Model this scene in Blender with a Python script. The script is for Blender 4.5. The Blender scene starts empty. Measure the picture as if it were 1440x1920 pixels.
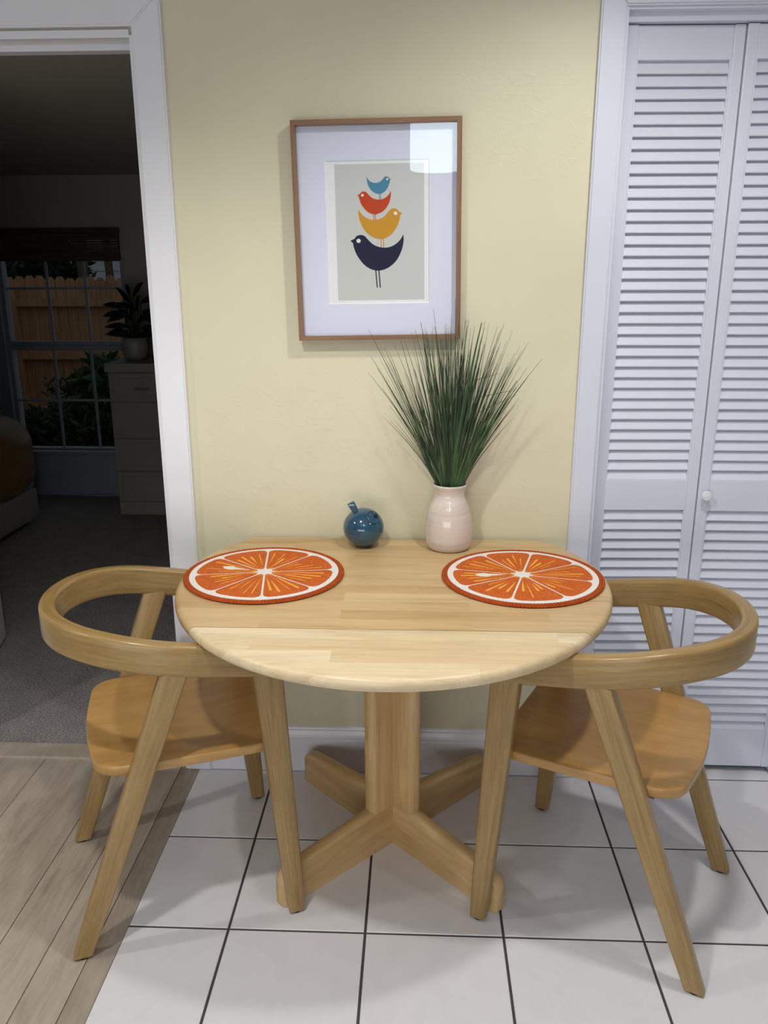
import bpy, bmesh, math, random
from mathutils import Vector, Matrix, Euler
PI = math.pi
random.seed(7)
S = bpy.context.scene
COL = S.collection

# ------------------------------------------------------------------ camera, world, lights, exposure
def camera():
    f, yaw, pitch, roll = 1506.83, 0.041142, 0.275280, -0.002
    cy, sy, cp, sp = math.cos(yaw), math.sin(yaw), math.cos(pitch), math.sin(pitch)
    f0, r0, u0 = Vector((-sy, cy, 0)), Vector((cy, sy, 0)), Vector((0, 0, 1))
    w = f0*cp - u0*sp
    u = u0*cp + f0*sp
    cr, sr = math.cos(roll), math.sin(roll)
    r, u = r0*cr + u*sr, u*cr - r0*sr
    c = bpy.data.cameras.new('camera')
    c.sensor_fit = 'VERTICAL'
    c.sensor_height = 24.0
    c.lens = f/1920*24.0
    c.clip_start = .05
    o = bpy.data.objects.new('camera', c)
    COL.objects.link(o)
    m = Matrix((r, u, -w)).transposed().to_4x4()
    m.translation = Vector((0.43525, -2.20142, 1.47046))
    o.matrix_world = m
    S.camera = o
camera()

def world():
    w = bpy.data.worlds.new('dusk_sky')
    S.world = w
    w.use_nodes = True
    b = w.node_tree.nodes['Background']
    b.inputs[0].default_value = (.80, .92, 1.0, 1)
    b.inputs[1].default_value = .20
world()

def spot(name, loc, power, cone, blend=.6, size=.05, col=(1, .97, .92), aim=None):
    l = bpy.data.lights.new(name, 'SPOT')
    l.energy = power
    l.spot_size = math.radians(cone)
    l.spot_blend = blend
    l.shadow_soft_size = size
    l.color = col
    o = bpy.data.objects.new(name, l)
    COL.objects.link(o)
    o.location = loc
    if aim is not None:
        o.rotation_euler = (Vector(aim)-Vector(loc)).to_track_quat('-Z', 'Y').to_euler()
    return o
WARM, COOL = (1, .985, .955), (.90, .94, 1)
spot('ceiling_spot_table', (.95, -.84, 2.42), 45, 156, .6, .05, WARM)
spot('ceiling_spot_front', (-.10, -1.30, 2.42), 58, 140, .6, .05, WARM)
spot('ceiling_spot_hall', (-1.75, -1.25, 2.42), 46, 150, .5, .05, WARM)
for x, y in ((-.25, -2.75), (.05, -2.95), (.9, -2.9)):
    spot('ceiling_spot_kitchen', (x, y, 2.42), 4, 160, .5, .04, WARM)
spot('ceiling_spot_counter', (2.1, -1.7, 2.42), 16, 160, .5, .06, COOL)
# added cool fill light low at the opposite wall
l = bpy.data.lights.new('low_cool_fill', 'AREA')
l.shape = 'RECTANGLE'
l.size, l.size_y = 2.4, .75
l.energy = 25
l.color = (.88, .93, 1)
o = bpy.data.objects.new('low_cool_fill', l)
COL.objects.link(o)
o.location = (-.4, -3.55, .60)
o.rotation_euler = (PI/2, 0, 0)
VS = S.view_settings
VS.view_transform = 'Standard'
VS.look = 'None'
VS.gamma = 1
VS.exposure = 0.0
VS.use_curve_mapping = False

# ------------------------------------------------------------------ materials
def lin(c):
    return tuple(((x/255)/12.92 if x/255 <= .04045 else ((x/255+.055)/1.055)**2.4) for x in c)
class Mat:
    def __init__(s, name, color=(.8, .8, .8), rough=.5, spec=.5, metallic=0):
        s.m = bpy.data.materials.new(name)
        s.m.use_nodes = True
        s.t = s.m.node_tree
        s.p = s.t.nodes['Principled BSDF']
        s.p.inputs['Base Color'].default_value = (*color, 1)
        s.p.inputs['Roughness'].default_value = rough
        s.p.inputs['Specular IOR Level'].default_value = spec
        s.p.inputs['Metallic'].default_value = metallic
        s.bump_h = None
    def n(s, typ, **kw):
        x = s.t.nodes.new(typ)
        for k, v in kw.items():
            if k in x.inputs: x.inputs[k].default_value = v
            else: setattr(x, k, v)
        return x
    def l(s, a, b): s.t.links.new(a, b)
    def coord(s, kind='Object', scale=(1, 1, 1), rot=(0, 0, 0), loc=(0, 0, 0)):
        tc = s.n('ShaderNodeTexCoord')
        mp = s.n('ShaderNodeMapping')
        mp.inputs['Scale'].default_value = scale
        mp.inputs['Rotation'].default_value = rot
        mp.inputs['Location'].default_value = loc
        s.l(tc.outputs[kind], mp.inputs[0])
        return mp.outputs[0]
    def noise(s, vec, scale=5, detail=4, rough=.55, dist=0):
        x = s.n('ShaderNodeTexNoise')
        x.inputs['Scale'].default_value = scale
        x.inputs['Detail'].default_value = detail
        x.inputs['Roughness'].default_value = rough
        x.inputs['Distortion'].default_value = dist
        s.l(vec, x.inputs['Vector'])
        return x.outputs['Fac']
    def ramp(s, fac, stops):
        r = s.n('ShaderNodeValToRGB')
        e = r.color_ramp.elements
        while len(e) < len(stops): e.new(.5)
        for k, (p, c) in enumerate(stops):
            e[k].position = p
            e[k].color = (*c, 1) if len(c) == 3 else c
        s.l(fac, r.inputs[0])
        return r.outputs[0]
    def mix(s, fac, a, b, mode='MIX'):
        x = s.n('ShaderNodeMix')
        x.data_type = 'RGBA'
        x.blend_type = mode
        for sock, v in ((x.inputs[0], fac), (x.inputs[6], a), (x.inputs[7], b)):
            if isinstance(v, (int, float)): sock.default_value = v
            elif isinstance(v, tuple): sock.default_value = (*v, 1)
            else: s.l(v, sock)
        return x.outputs[2]
    def color(s, sock): s.l(sock, s.p.inputs['Base Color'])
    def bump(s, h, strength=.3, dist=.002):
        b = s.n('ShaderNodeBump')
        b.inputs['Strength'].default_value = strength
        b.inputs['Distance'].default_value = dist
        s.l(h, b.inputs['Height'])
        if s.bump_h is not None: s.l(s.bump_h, b.inputs['Normal'])
        s.bump_h = b.outputs[0]
        s.l(b.outputs[0], s.p.inputs['Normal'])

def plain(name, srgb, rough=.5, spec=.5, var=0, vscale=8, bump=0, bscale=60, bdist=.001):
    m = Mat(name, lin(srgb), rough, spec)
    if var:
        v = m.coord()
        c = lin(srgb)
        m.color(m.ramp(m.noise(v, vscale, 5), [(.3, tuple(x*(1-var) for x in c)), (.7, tuple(min(1, x*(1+var)) for x in c))]))
    if bump:
        m.bump(m.noise(m.coord(), bscale, 3), bump, bdist)
    return m.m

def wood(name, cols, kind='UV', scale=(1.2, 22, 22), rough=.35, fine=.5, spec=.5, island=True):
    """streaky wood, grain along the first axis of the given coordinates"""
    m = Mat(name, (1, 1, 1), rough, spec)
    v = m.coord(kind, scale)
    if island:
        oi = m.n('ShaderNodeObjectInfo')
        ad = m.n('ShaderNodeVectorMath', operation='ADD')
        sc = m.n('ShaderNodeVectorMath', operation='SCALE')
        cb = m.n('ShaderNodeCombineXYZ')
        for k in range(3): m.l(oi.outputs['Random'], cb.inputs[k])
        m.l(cb.outputs[0], sc.inputs[0]); sc.inputs['Scale'].default_value = 37
        m.l(v, ad.inputs[0]); m.l(sc.outputs[0], ad.inputs[1])
        v = ad.outputs[0]
    n1 = m.noise(v, 1.0, 6, .6, .6)
    n2 = m.noise(v, 5.0, 4, .7, .2)
    c = m.ramp(n1, [(.25, lin(cols[0])), (.5, lin(cols[1])), (.75, lin(cols[2]))])
    f = m.ramp(n2, [(.35, (.72, .70, .66)), (.6, (1, 1, 1))])
    m.color(m.mix(fine, c, f, 'MULTIPLY'))
    m.bump(n2, .12, .0006)
    return m.m

def m_yellow():
    m = Mat('yellow_plaster', lin((226, 214, 166)), .42, .5)
    v = m.coord()
    c = lin((219, 213, 182))
    m.color(m.ramp(m.noise(v, 2.2, 5), [(.3, tuple(x*.95 for x in c)), (.7, tuple(x*1.03 for x in c))]))
    big = m.noise(v, 5, 3, .5, .4)
    # trowel ridges: sparse patches of sharp relief
    w = m.noise(m.coord('Object', (1, 1, 1.7)), 27, 5, .60, 1.1)
    r = m.ramp(w, [(.55, (0, 0, 0)), (.61, (.7, .7, .7)), (.72, (1, 1, 1))])
    msk = m.ramp(m.noise(m.coord('Object', (1, 1, 1), loc=(3.1, 1, .4)), 2.6, 2), [(.46, (0, 0, 0)), (.70, (1, 1, 1))])
    m.bump(big, .24, .010)
    m.bump(m.mix(1.0, r, msk, 'MULTIPLY'), .30, .0016)
    m.bump(m.noise(v, 70, 3), .12, .002)
    return m.m

def m_tile():
    m = Mat('glazed_tile', lin((214, 210, 208)), .22, .5)
    v = m.coord('Object')
    oi = m.n('ShaderNodeObjectInfo')
    cb = m.n('ShaderNodeCombineXYZ')
    m.l(oi.outputs['Random'], cb.inputs[0]); m.l(oi.outputs['Random'], cb.inputs[1])
    ad = m.n('ShaderNodeVectorMath', operation='MULTIPLY_ADD')
    ad.inputs[1].default_value = (40, 40, 40)
    m.l(cb.outputs[0], ad.inputs[0]); m.l(v, ad.inputs[2])
    n = m.noise(ad.outputs[0], 7, 5, .55, 1.0)
    c = lin((226, 224, 226))
    m.color(m.ramp(n, [(.25, tuple(x*.95 for x in c)), (.5, c), (.62, tuple(x*.965 for x in c)), (.8, c)]))
    m.bump(m.noise(ad.outputs[0], 6, 2), .10, .004)
    return m.m

def m_vinyl(name='vinyl_plank_oak', tone=1.0):
    m = Mat(name, lin((150, 135, 120)), .42, .4)
    oi = m.n('ShaderNodeObjectInfo')
    cb = m.n('ShaderNodeCombineXYZ')
    for k in range(3): m.l(oi.outputs['Random'], cb.inputs[k])
    ad = m.n('ShaderNodeVectorMath', operation='MULTIPLY_ADD')
    ad.inputs[1].default_value = (23, 31, 11)
    m.l(cb.outputs[0], ad.inputs[0])
    m.l(m.coord('Object', (14, 1.6, 1)), ad.inputs[2])
    n1 = m.noise(ad.outputs[0], 1.0, 6, .62, 1.4)
    n2 = m.noise(ad.outputs[0], 6, 4, .7, .3)
    c = m.ramp(n1, [(.25, lin((156, 143, 129))), (.45, lin((180, 167, 152))), (.6, lin((188, 177, 163))), (.8, lin((168, 154, 139)))])
    f = m.ramp(n2, [(.3, (.78, .76, .74)), (.6, (1, 1, 1))])
    m.color(m.mix(1.0, m.mix(.7, c, f, 'MULTIPLY'), (tone, tone*.98, tone*.95), 'MULTIPLY'))
    m.bump(n2, .08, .0006)
    return m.m

def m_butcher(name, c0, c1, c2):
    """glued staves running along X, each with its own tint"""
    m = Mat(name, (1, 1, 1), .36, .5)
    tc = m.coord('Object', (1, 1, 1), loc=(.11, .02, 0))
    bk = m.n('ShaderNodeTexBrick')
    bk.offset = .37; bk.offset_frequency = 2; bk.squash = 1.0
    bk.inputs['Scale'].default_value = 1
    bk.inputs['Mortar Size'].default_value = .0004
    bk.inputs['Brick Width'].default_value = .46
    bk.inputs['Row Height'].default_value = .052
    bk.inputs['Color1'].default_value = (0, 0, 0, 1)
    bk.inputs['Color2'].default_value = (1, 1, 1, 1)
    bk.inputs['Mortar'].default_value = (.2, .2, .2, 1)
    bk.inputs['Bias'].default_value = 0
    m.l(tc, bk.inputs['Vector'])
    ad = m.n('ShaderNodeVectorMath', operation='MULTIPLY_ADD')
    ad.inputs[1].default_value = (9, 17, 5)
    m.l(bk.outputs['Color'], ad.inputs[0])
    m.l(m.coord('Object', (2.0, 26, 26)), ad.inputs[2])
    n1 = m.noise(ad.outputs[0], 1.0, 6, .6, .8)
    n2 = m.noise(ad.outputs[0], 6, 4, .7, .2)
    tint = m.ramp(bk.outputs['Color'], [(0, lin(c0)), (.5, lin(c1)), (1, lin(c2))])
    c = m.ramp(n1, [(.3, (.80, .74, .66)), (.5, (.98, .97, .95)), (.72, (1.06, 1.05, 1.04))])
    f = m.ramp(n2, [(.3, (.84, .82, .78)), (.6, (1, 1, 1))])
    m.color(m.mix(.7, m.mix(1.0, tint, c, 'MULTIPLY'), f, 'MULTIPLY'))
    m.bump(n2, .06, .0004)
    return m.m

def m_carpet():
    m = Mat('grey_carpet', lin((112, 107, 106)), .95, .1)
    v = m.coord()
    n = m.noise(v, 130, 4, .7)
    n2 = m.noise(v, 9, 3, .6)
    c = m.ramp(n, [(.3, lin((104, 98, 97))), (.55, lin((172, 165, 162))), (.75, lin((206, 198, 195)))])
    m.color(m.mix(.5, c, m.ramp(n2, [(.3, (.7, .7, .7)), (.7, (1.1, 1.1, 1.1))]), 'MULTIPLY'))
    m.bump(n, .9, .008)
    return m.m

def m_mat(name, srgb, dark, k=420):
    """woven jute: tiny stitches in fine relief"""
    m = Mat(name, lin(srgb), .8, .15)
    v = m.coord('Object', (1, 2.4, 1))
    n = m.noise(v, k, 2, .5)
    n2 = m.noise(m.coord('Object'), 40, 3)
    m.color(m.ramp(m.mix(.2, n, n2), [(.38, lin(dark)), (.60, lin(srgb))]))
    m.bump(n, .6, .002)
    return m.m

def m_glass(name='picture_glass', ior=1.42, tint=(1, 1, 1)):
    m = bpy.data.materials.new(name)
    m.use_nodes = True
    t = m.node_tree
    t.nodes.clear()
    out = t.nodes.new('ShaderNodeOutputMaterial')
    mx = t.nodes.new('ShaderNodeMixShader')
    tr = t.nodes.new('ShaderNodeBsdfTransparent')
    tr.inputs[0].default_value = (*tint, 1)
    gl = t.nodes.new('ShaderNodeBsdfGlossy')
    gl.inputs['Roughness'].default_value = .0
    fr = t.nodes.new('ShaderNodeFresnel')
    # same reflectance from either face of the sheet
    ge = t.nodes.new('ShaderNodeNewGeometry')
    mr = t.nodes.new('ShaderNodeMapRange')
    mr.inputs['To Min'].default_value = ior
    mr.inputs['To Max'].default_value = 1/ior
    t.links.new(ge.outputs['Backfacing'], mr.inputs['Value'])
    t.links.new(mr.outputs[0], fr.inputs['IOR'])
    t.links.new(fr.outputs[0], mx.inputs[0])
    t.links.new(tr.outputs[0], mx.inputs[1])
    t.links.new(gl.outputs[0], mx.inputs[2])
    t.links.new(mx.outputs[0], out.inputs[0])
    return m

def m_emit(name, col, s):
    m = bpy.data.materials.new(name)
    m.use_nodes = True
    p = m.node_tree.nodes['Principled BSDF']
    p.inputs['Base Color'].default_value = (*col, 1)
    p.inputs['Emission Color'].default_value = (*col, 1)
    p.inputs['Emission Strength'].default_value = s
    return m

M = dict(
    yellow=m_yellow(), tile=m_tile(), vinyl=m_vinyl(), vinyl_dark=m_vinyl('vinyl_plank_brown_shaded', .80), butcher=m_butcher('butcher_block', (202, 172, 126), (212, 184, 140), (194, 162, 114)), bleached=m_butcher('bleached_block', (220, 198, 160), (230, 211, 177), (212, 186, 144)), carpet=m_carpet(),
    grout=plain('dark_grout', (74, 68, 66), .9),
    trim=plain('white_gloss_trim', (230, 230, 233), .28, .5, .02, 6, .25, 18, .003),
    closet=plain('white_louver_paint', (214, 217, 228), .38, .5, .02, 5, .12, 30, .002),  # white paint with the right side's cool light cast put into its colour
    ceil=plain('white_ceiling', (206, 204, 200), .8),
    kitchen=plain('pale_kitchen_wall', (176, 174, 182), .6),
    bedwall=plain('beige_bedroom_wall', (170, 164, 148), .8, .3, .03, 2),
    chair=wood('chair_oak', [(138, 110, 66), (160, 131, 82), (174, 146, 96)], 'UV', (2.6, 48, 48), .28, .7),
    seat=wood('seat_veneer', [(168, 126, 70), (184, 142, 84), (194, 153, 95)], 'Object', (3, 14, 14), .32, .35),
    base=wood('table_base_wood', [(182, 144, 92), (208, 172, 118), (222, 192, 142)], 'UV', (2.0, 26, 26), .4, .4),
    pad=plain('black_rubber', (24, 23, 22), .6),
    frame=wood('frame_walnut', [(116, 84, 56), (136, 102, 70), (150, 116, 84)], 'UV', (3, 60, 60), .45, .3),
    matboard=plain('white_mat_board', (222, 226, 242), .8, .2),  # white board, lavender tinge of the lighting put into its colour
    bevel=plain('mat_bevel', (238, 238, 240), .7, .2),
    paper=plain('cream_print_paper', (204, 206, 202), .85, .2),
    glass=m_glass(),
    navy=plain('navy_ink', (30, 33, 58), .8, .1), mustard=plain('mustard_ink', (205, 150, 42), .8, .1),
    red=plain('red_ink', (196, 70, 24), .8, .1), teal=plain('teal_ink', (76, 135, 165), .8, .1),
    white=plain('white_ink', (235, 233, 228), .8, .1),
    vase=None, birdglaze=None,
    orange=m_mat('orange_jute', (222, 116, 52), (176, 76, 26)),
    rim=m_mat('orange_braid', (206, 98, 44), (158, 66, 24)),
    pith=m_mat('white_cotton', (242, 238, 232), (222, 217, 211)),
    streak=m_mat('yellow_thread', (250, 186, 84), (226, 150, 56)),
    knob=plain('white_knob', (228, 228, 232), .25),
    dresser=plain('taupe_laminate', (150, 143, 128), .5, .4, .03, 3),
    dhandle=plain('taupe_pull', (118, 111, 98), .4),
    bedding=plain('mustard_satin', (152, 118, 62), .38, .5, .06, 6),
    bedbase=plain('grey_upholstery', (176, 170, 168), .9, .2, .04, 20, .3, 200, .002),
    blind=None,
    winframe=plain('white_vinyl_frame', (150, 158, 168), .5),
    winglass=m_glass('window_glass', 1.45, (.86, .88, .88)),
    pot=plain('grey_stoneware', (140, 136, 128), .45, .5, .05, 30),
    leafdark=plain('dark_leaf', (20, 28, 19), .5),
    fence=None,
    soil=plain('dark_soil', (48, 42, 34), .95, .2, .3, 6),
    leafout=plain('garden_leaf', (58, 82, 44), .6, .3, .25, 7),
    leafdeep=plain('deep_shrub_leaf', (38, 54, 34), .6, .3, .3, 7),
    bark=plain('grey_bark', (106, 92, 80), .9, .2, .25, 10, .6, 30, .02),
    siding=plain('pale_siding', (214, 216, 216), .7),
    shade=m_emit('lamp_shade_glow', (.74, .90, 1.0), 9),
    metal=plain('brushed_metal', (150, 150, 152), .35),
    cord=plain('pale_cord', (170, 168, 165), .6),
    dark=plain('closet_dark', (70, 66, 64), .9),  # unlit closet's darkness is put into the wall colour
)
def m_vase():
    m = Mat('cream_glaze', lin((226, 208, 196)), .10, .6)
    v = m.coord('Object', (4, 4, 60))
    m.color(m.ramp(m.noise(v, 1, 4, .6, .3), [(.3, lin((200, 186, 173))), (.55, lin((216, 204, 193))), (.75, lin((209, 196, 184)))]))
    m.bump(m.noise(m.coord('Object', (2, 2, 70)), 1, 2), .10, .002)
    return m.m
M['vase'] = m_vase()
def m_birdg():
    m = Mat('blue_crackle_glaze', lin((52, 98, 124)), .12, .6)
    m.color(m.ramp(m.noise(m.coord(), 14, 5), [(.3, lin((32, 70, 92))), (.7, lin((44, 88, 112)))]))
    m.p.inputs['Coat Weight'].default_value = .6
    m.p.inputs['Coat Roughness'].default_value = .04
    return m.m
M['birdglaze'] = m_birdg()
M['blind'] = wood('woven_bamboo', [(62, 46, 32), (84, 64, 44), (104, 80, 56)], 'Object', (3, 60, 60), .7, .6, .2)
M['fence'] = wood('cedar_fence', [(160, 118, 86), (186, 140, 104), (200, 156, 118)], 'Object', (14, 14, 1.2), .8, .5, .2)
def m_blade():
    m = Mat('grass_blade', lin((46, 70, 40)), .45, .4)
    v = m.coord('Object', (60, 60, 3))
    m.color(m.ramp(m.noise(v, 1, 3), [(.3, lin((22, 36, 22))), (.5, lin((40, 62, 34))), (.72, lin((78, 102, 60)))]))
    return m.m
M['blade'] = m_blade()
M['greenleaf'] = plain('green_leaf', (52, 84, 42), .45, .4, .2, 12)

# ------------------------------------------------------------------ mesh helpers
class MB:
    """collects geometry for ONE mesh object"""
    def __init__(s): s.v, s.f, s.uv, s.sm = [], [], [], []
    def add(s, vs, fs, uvs=None, smooth=False):
        o = len(s.v)
        s.v += [tuple(x) for x in vs]
        for k, f in enumerate(fs):
            s.f.append(tuple(i+o for i in f))
            s.uv.append(uvs[k] if uvs else None)
            s.sm.append(smooth)
        return s
    def box(s, x0, x1, y0, y1, z0, z1, c=0):
        """box with optional chamfer c on its edges"""
        if c <= 0:
            vs = [(x, y, z) for x in (x0, x1) for y in (y0, y1) for z in (z0, z1)]
            fs = [(0, 1, 3, 2), (4, 6, 7, 5), (0, 4, 5, 1), (2, 3, 7, 6), (0, 2, 6, 4), (1, 5, 7, 3)]
            uv = []
            for f in fs:
                p = [Vector(vs[i]) for i in f]
                n = (p[1]-p[0]).cross(p[2]-p[1])
                a = max(range(3), key=lambda k: abs(n[k]))
                ax = [k for k in range(3) if k != a]
                ax.sort(key=lambda k: -(max(q[k] for q in vs)-min(q[k] for q in vs)))
                uv.append([(q[ax[0]], q[ax[1]]) for q in p])
            return s.add(vs, fs, uv)
        bm = bmesh.new()
        m = Matrix.Diagonal((x1-x0, y1-y0, z1-z0, 1))
        m.translation = Vector(((x0+x1)/2, (y0+y1)/2, (z0+z1)/2))
        bmesh.ops.create_cube(bm, size=1, matrix=m)
        bmesh.ops.bevel(bm, geom=bm.edges[:], offset=c, segments=2, profile=.6, affect='EDGES')
        s.bm(bm)
        return s
    def bm(s, bm, smooth=False):
        bm.verts.index_update()
        vs = [v.co.copy() for v in bm.verts]
        fs = [[v.index for v in f.verts] for f in bm.faces]
        ext = [max(v[k] for v in vs)-min(v[k] for v in vs) for k in range(3)]
        uv = []
        for f in bm.faces:
            n = f.normal
            a = max(range(3), key=lambda k: abs(n[k]))
            ax = sorted([k for k in range(3) if k != a], key=lambda k: -ext[k])
            uv.append([(v.co[ax[0]], v.co[ax[1]]) for v in f.verts])
        s.add(vs, fs, uv, smooth)
        bm.free()
    def prism(s, poly, z0, z1, smooth=False):
        n = len(poly)
        vs = [(x, y, z0) for x, y in poly]+[(x, y, z1) for x, y in poly]
        fs = [tuple(range(n-1, -1, -1)), tuple(range(n, 2*n))]
        s.add(vs, fs, [[vs[i][:2] for i in f] for f in fs])
        s.add(vs, [(i, (i+1) % n, n+(i+1) % n, n+i) for i in range(n)], None, smooth)
        return s
    def lathe(s, prof, n=48, c=(0, 0, 0), smooth=True, cap=True):
        vs, fs = [], []
        for r, z in prof:
            for k in range(n):
                a = 2*PI*k/n
                vs.append((c[0]+r*math.cos(a), c[1]+r*math.sin(a), c[2]+z))
        for j in range(len(prof)-1):
            for k in range(n):
                k2 = (k+1) % n
                fs.append((j*n+k, j*n+k2, (j+1)*n+k2, (j+1)*n+k))
        s.add(vs, fs, None, smooth)
        if cap:
            m = (len(prof)-1)*n
            s.add(vs[:n], [tuple(range(n-1, -1, -1))])
            s.add(vs[m:], [tuple(range(n))])
        return s
    def sweep(s, pts, sides, ups, secs, cap=True, smooth=False):
        """pts: points; sides/ups: unit vectors; secs: list of cross sections [(a,b)...] in side/up"""
        vs, fs, uv = [], [], []
        n = len(secs[0])
        L = [0]
        for a, b in zip(pts, pts[1:]): L.append(L[-1]+(Vector(b)-Vector(a)).length)
        per = []
        for k in range(n+1):
            per.append(0 if k == 0 else per[-1]+math.dist(secs[0][k-1], secs[0][k % n]))
        for p, sd, up, sec in zip(pts, sides, ups, secs):
            for a, b in sec: vs.append(Vector(p)+Vector(sd)*a+Vector(up)*b)
        for j in range(len(pts)-1):
            for k in range(n):
                k2 = (k+1) % n
                fs.append((j*n+k, j*n+k2, (j+1)*n+k2, (j+1)*n+k))
                uv.append([(L[j], per[k]), (L[j], per[k+1]), (L[j+1], per[k+1]), (L[j+1], per[k])])
        s.add(vs, fs, uv, smooth)
        if cap:
            m = (len(pts)-1)*n
            for f, off in ((tuple(range(n-1, -1, -1)), 0), (tuple(range(m, m+n)), m)):
                s.add(vs, [f], [[(vs[i].x*.3, vs[i].y) for i in f]])
        return s
    def tube(s, pts, r, n=6):
        pts = [Vector(p) for p in pts]
        rs = r if isinstance(r, list) else [r]*len(pts)
        sd, up = [], []
        for i in range(len(pts)):
            t = (pts[min(i+1, len(pts)-1)]-pts[max(i-1, 0)]).normalized()
            a = Vector((0, 0, 1)) if abs(t.z) < .9 else Vector((1, 0, 0))
            x = t.cross(a).normalized()
            sd.append(x); up.append(x.cross(t))
        secs = [[(q*math.cos(2*PI*k/n), q*math.sin(2*PI*k/n)) for k in range(n)] for q in rs]
        return s.sweep(pts, sd, up, secs, True, True)
    def build(s, name, mat, parent=None, auto=None):
        me = bpy.data.meshes.new(name)
        me.from_pydata(s.v, [], s.f)
        if any(u for u in s.uv):
            l = me.uv_layers.new(name='UVMap')
            for p, u in zip(me.polygons, s.uv):
                if u:
                    for li, q in zip(p.loop_indices, u): l.data[li].uv = q
        me.polygons.foreach_set('use_smooth', s.sm)
        me.materials.append(M[mat] if isinstance(mat, str) else mat)
        bm = bmesh.new(); bm.from_mesh(me)
        bmesh.ops.remove_doubles(bm, verts=bm.verts[:], dist=1e-6)
        bmesh.ops.recalc_face_normals(bm, faces=bm.faces[:])
        bm.to_mesh(me); bm.free()
        if auto is not None:
            me.polygons.foreach_set('use_smooth', [True]*len(me.polygons))
            me.set_sharp_from_angle(angle=math.radians(auto))
        o = bpy.data.objects.new(name, me)
        COL.objects.link(o)
        if parent: o.parent = parent
        return o

def rrect(w, h, r, seg=3):
    """rounded rectangle centred on 0"""
    out = []
    for cx, cy, a0 in ((w/2-r, h/2-r, 0), (-w/2+r, h/2-r, 90), (-w/2+r, -h/2+r, 180), (w/2-r, -h/2+r, 270)):
        for k in range(seg+1):
            a = math.radians(a0+90*k/seg)
            out.append((cx+r*math.cos(a), cy+r*math.sin(a)))
    return out
def empty(name, loc=(0, 0, 0), rz=0, parent=None):
    o = bpy.data.objects.new(name, None)
    o.empty_display_size = .05
    COL.objects.link(o)
    o.location = loc
    o.rotation_euler = (0, 0, rz)
    if parent: o.parent = parent
    return o
def tag(o, label=None, cat=None, group=None, kind=None):
    for k, v in (('label', label), ('category', cat), ('group', group), ('kind', kind)):
        if v: o[k] = v
    return o
def struct(o, label=None): return tag(o, label, None, None, 'structure')
def shared(src, name, parent, loc, rot=(0, 0, 0), scale=None):
    o = bpy.data.objects.new(name, src.data)
    COL.objects.link(o)
    o.parent = parent
    o.location = loc
    o.rotation_euler = rot
    if scale: o.scale = scale
    return o

# ------------------------------------------------------------------ setting: shell
WY = .012             # face of the yellow wall
XL, XR = -1.13, -.272  # doorway clear opening
CXL, CXR = .932, 1.549  # closet opening
ZC = 2.44
b = MB()
for x0, x1, z0, z1 in ((-3.0, XL, 0, ZC), (XL, XR, 2.062, ZC), (XR, CXL, 0, ZC), (CXL, CXR, 2.118, ZC), (CXR, 3.0, 0, ZC)):
    b.box(x0, x1, WY, .112, z0, z1)
struct(b.build('wall_back', 'yellow'), 'pale yellow plaster wall behind the table with trowel marks')
struct(MB().box(-3.1, -3.0, -3.7, .112, 0, ZC).build('wall_left', 'kitchen'), 'pale wall of the kitchen left side')
struct(MB().box(3.0, 3.1, -3.7, .112, 0, ZC).build('wall_right', 'kitchen'), 'pale wall of the kitchen right side')
struct(MB().box(-3.1, 3.1, -3.7, -3.6, 0, ZC).build('wall_front', 'kitchen'), 'pale wall opposite the yellow wall')
struct(MB().box(-3.1, 3.1, -3.7, .112, ZC, ZC+.1).build('ceiling', 'ceil'), 'white kitchen ceiling')
fl = struct(MB().box(-3.0, 3.0, -3.6, .112, -.1, -.003).build('floor', 'grout'), 'kitchen floor, white tile beside grey wood planks')
# white square tiles, one object each
T = .325
def tile_mesh(x0, x1, y0, y1):
    g = .0031; c = .0012
    x0 += g; x1 -= g; y0 += g; y1 -= g
    vs = [(x0, y0, -.0085), (x1, y0, -.0085), (x1, y1, -.0085), (x0, y1, -.0085)]
    vs += [(x0, y0, -c), (x1, y0, -c), (x1, y1, -c), (x0, y1, -c)]
    vs += [(x0+c, y0+c, 0), (x1-c, y0+c, 0), (x1-c, y1-c, 0), (x0+c, y1-c, 0)]
    fs = [(3, 2, 1, 0), (8, 9, 10, 11)]
    for a in (0, 4):
        for k in range(4): fs.append((a+k, a+(k+1) % 4, a+4+(k+1) % 4, a+4+k))
    return MB().add(vs, fs)
first = None
for j in range(1, 11):
    for i in range(0, 9):
        if first is None: first = tile_mesh(0, T, 0, T).build('tile', 'tile', fl); first.location = (i*T, -j*T, 0)
        else: shared(first, 'tile', fl, (i*T, -j*T, 0))
edge = None
for j in range(1, 11):
    if edge is None: edge = tile_mesh(-.243, 0, 0, T).build('tile', 'tile', fl); edge.location = (0, -j*T, 0)
    else: shared(edge, 'tile', fl, (0, -j*T, 0))
st = None
for i in range(2, 5):
    x0, x1 = max(i*T, CXL+.002), min((i+1)*T, CXR-.002)
    tile_mesh(x0, x1, 0, .11).build('tile', 'tile', fl)
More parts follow.
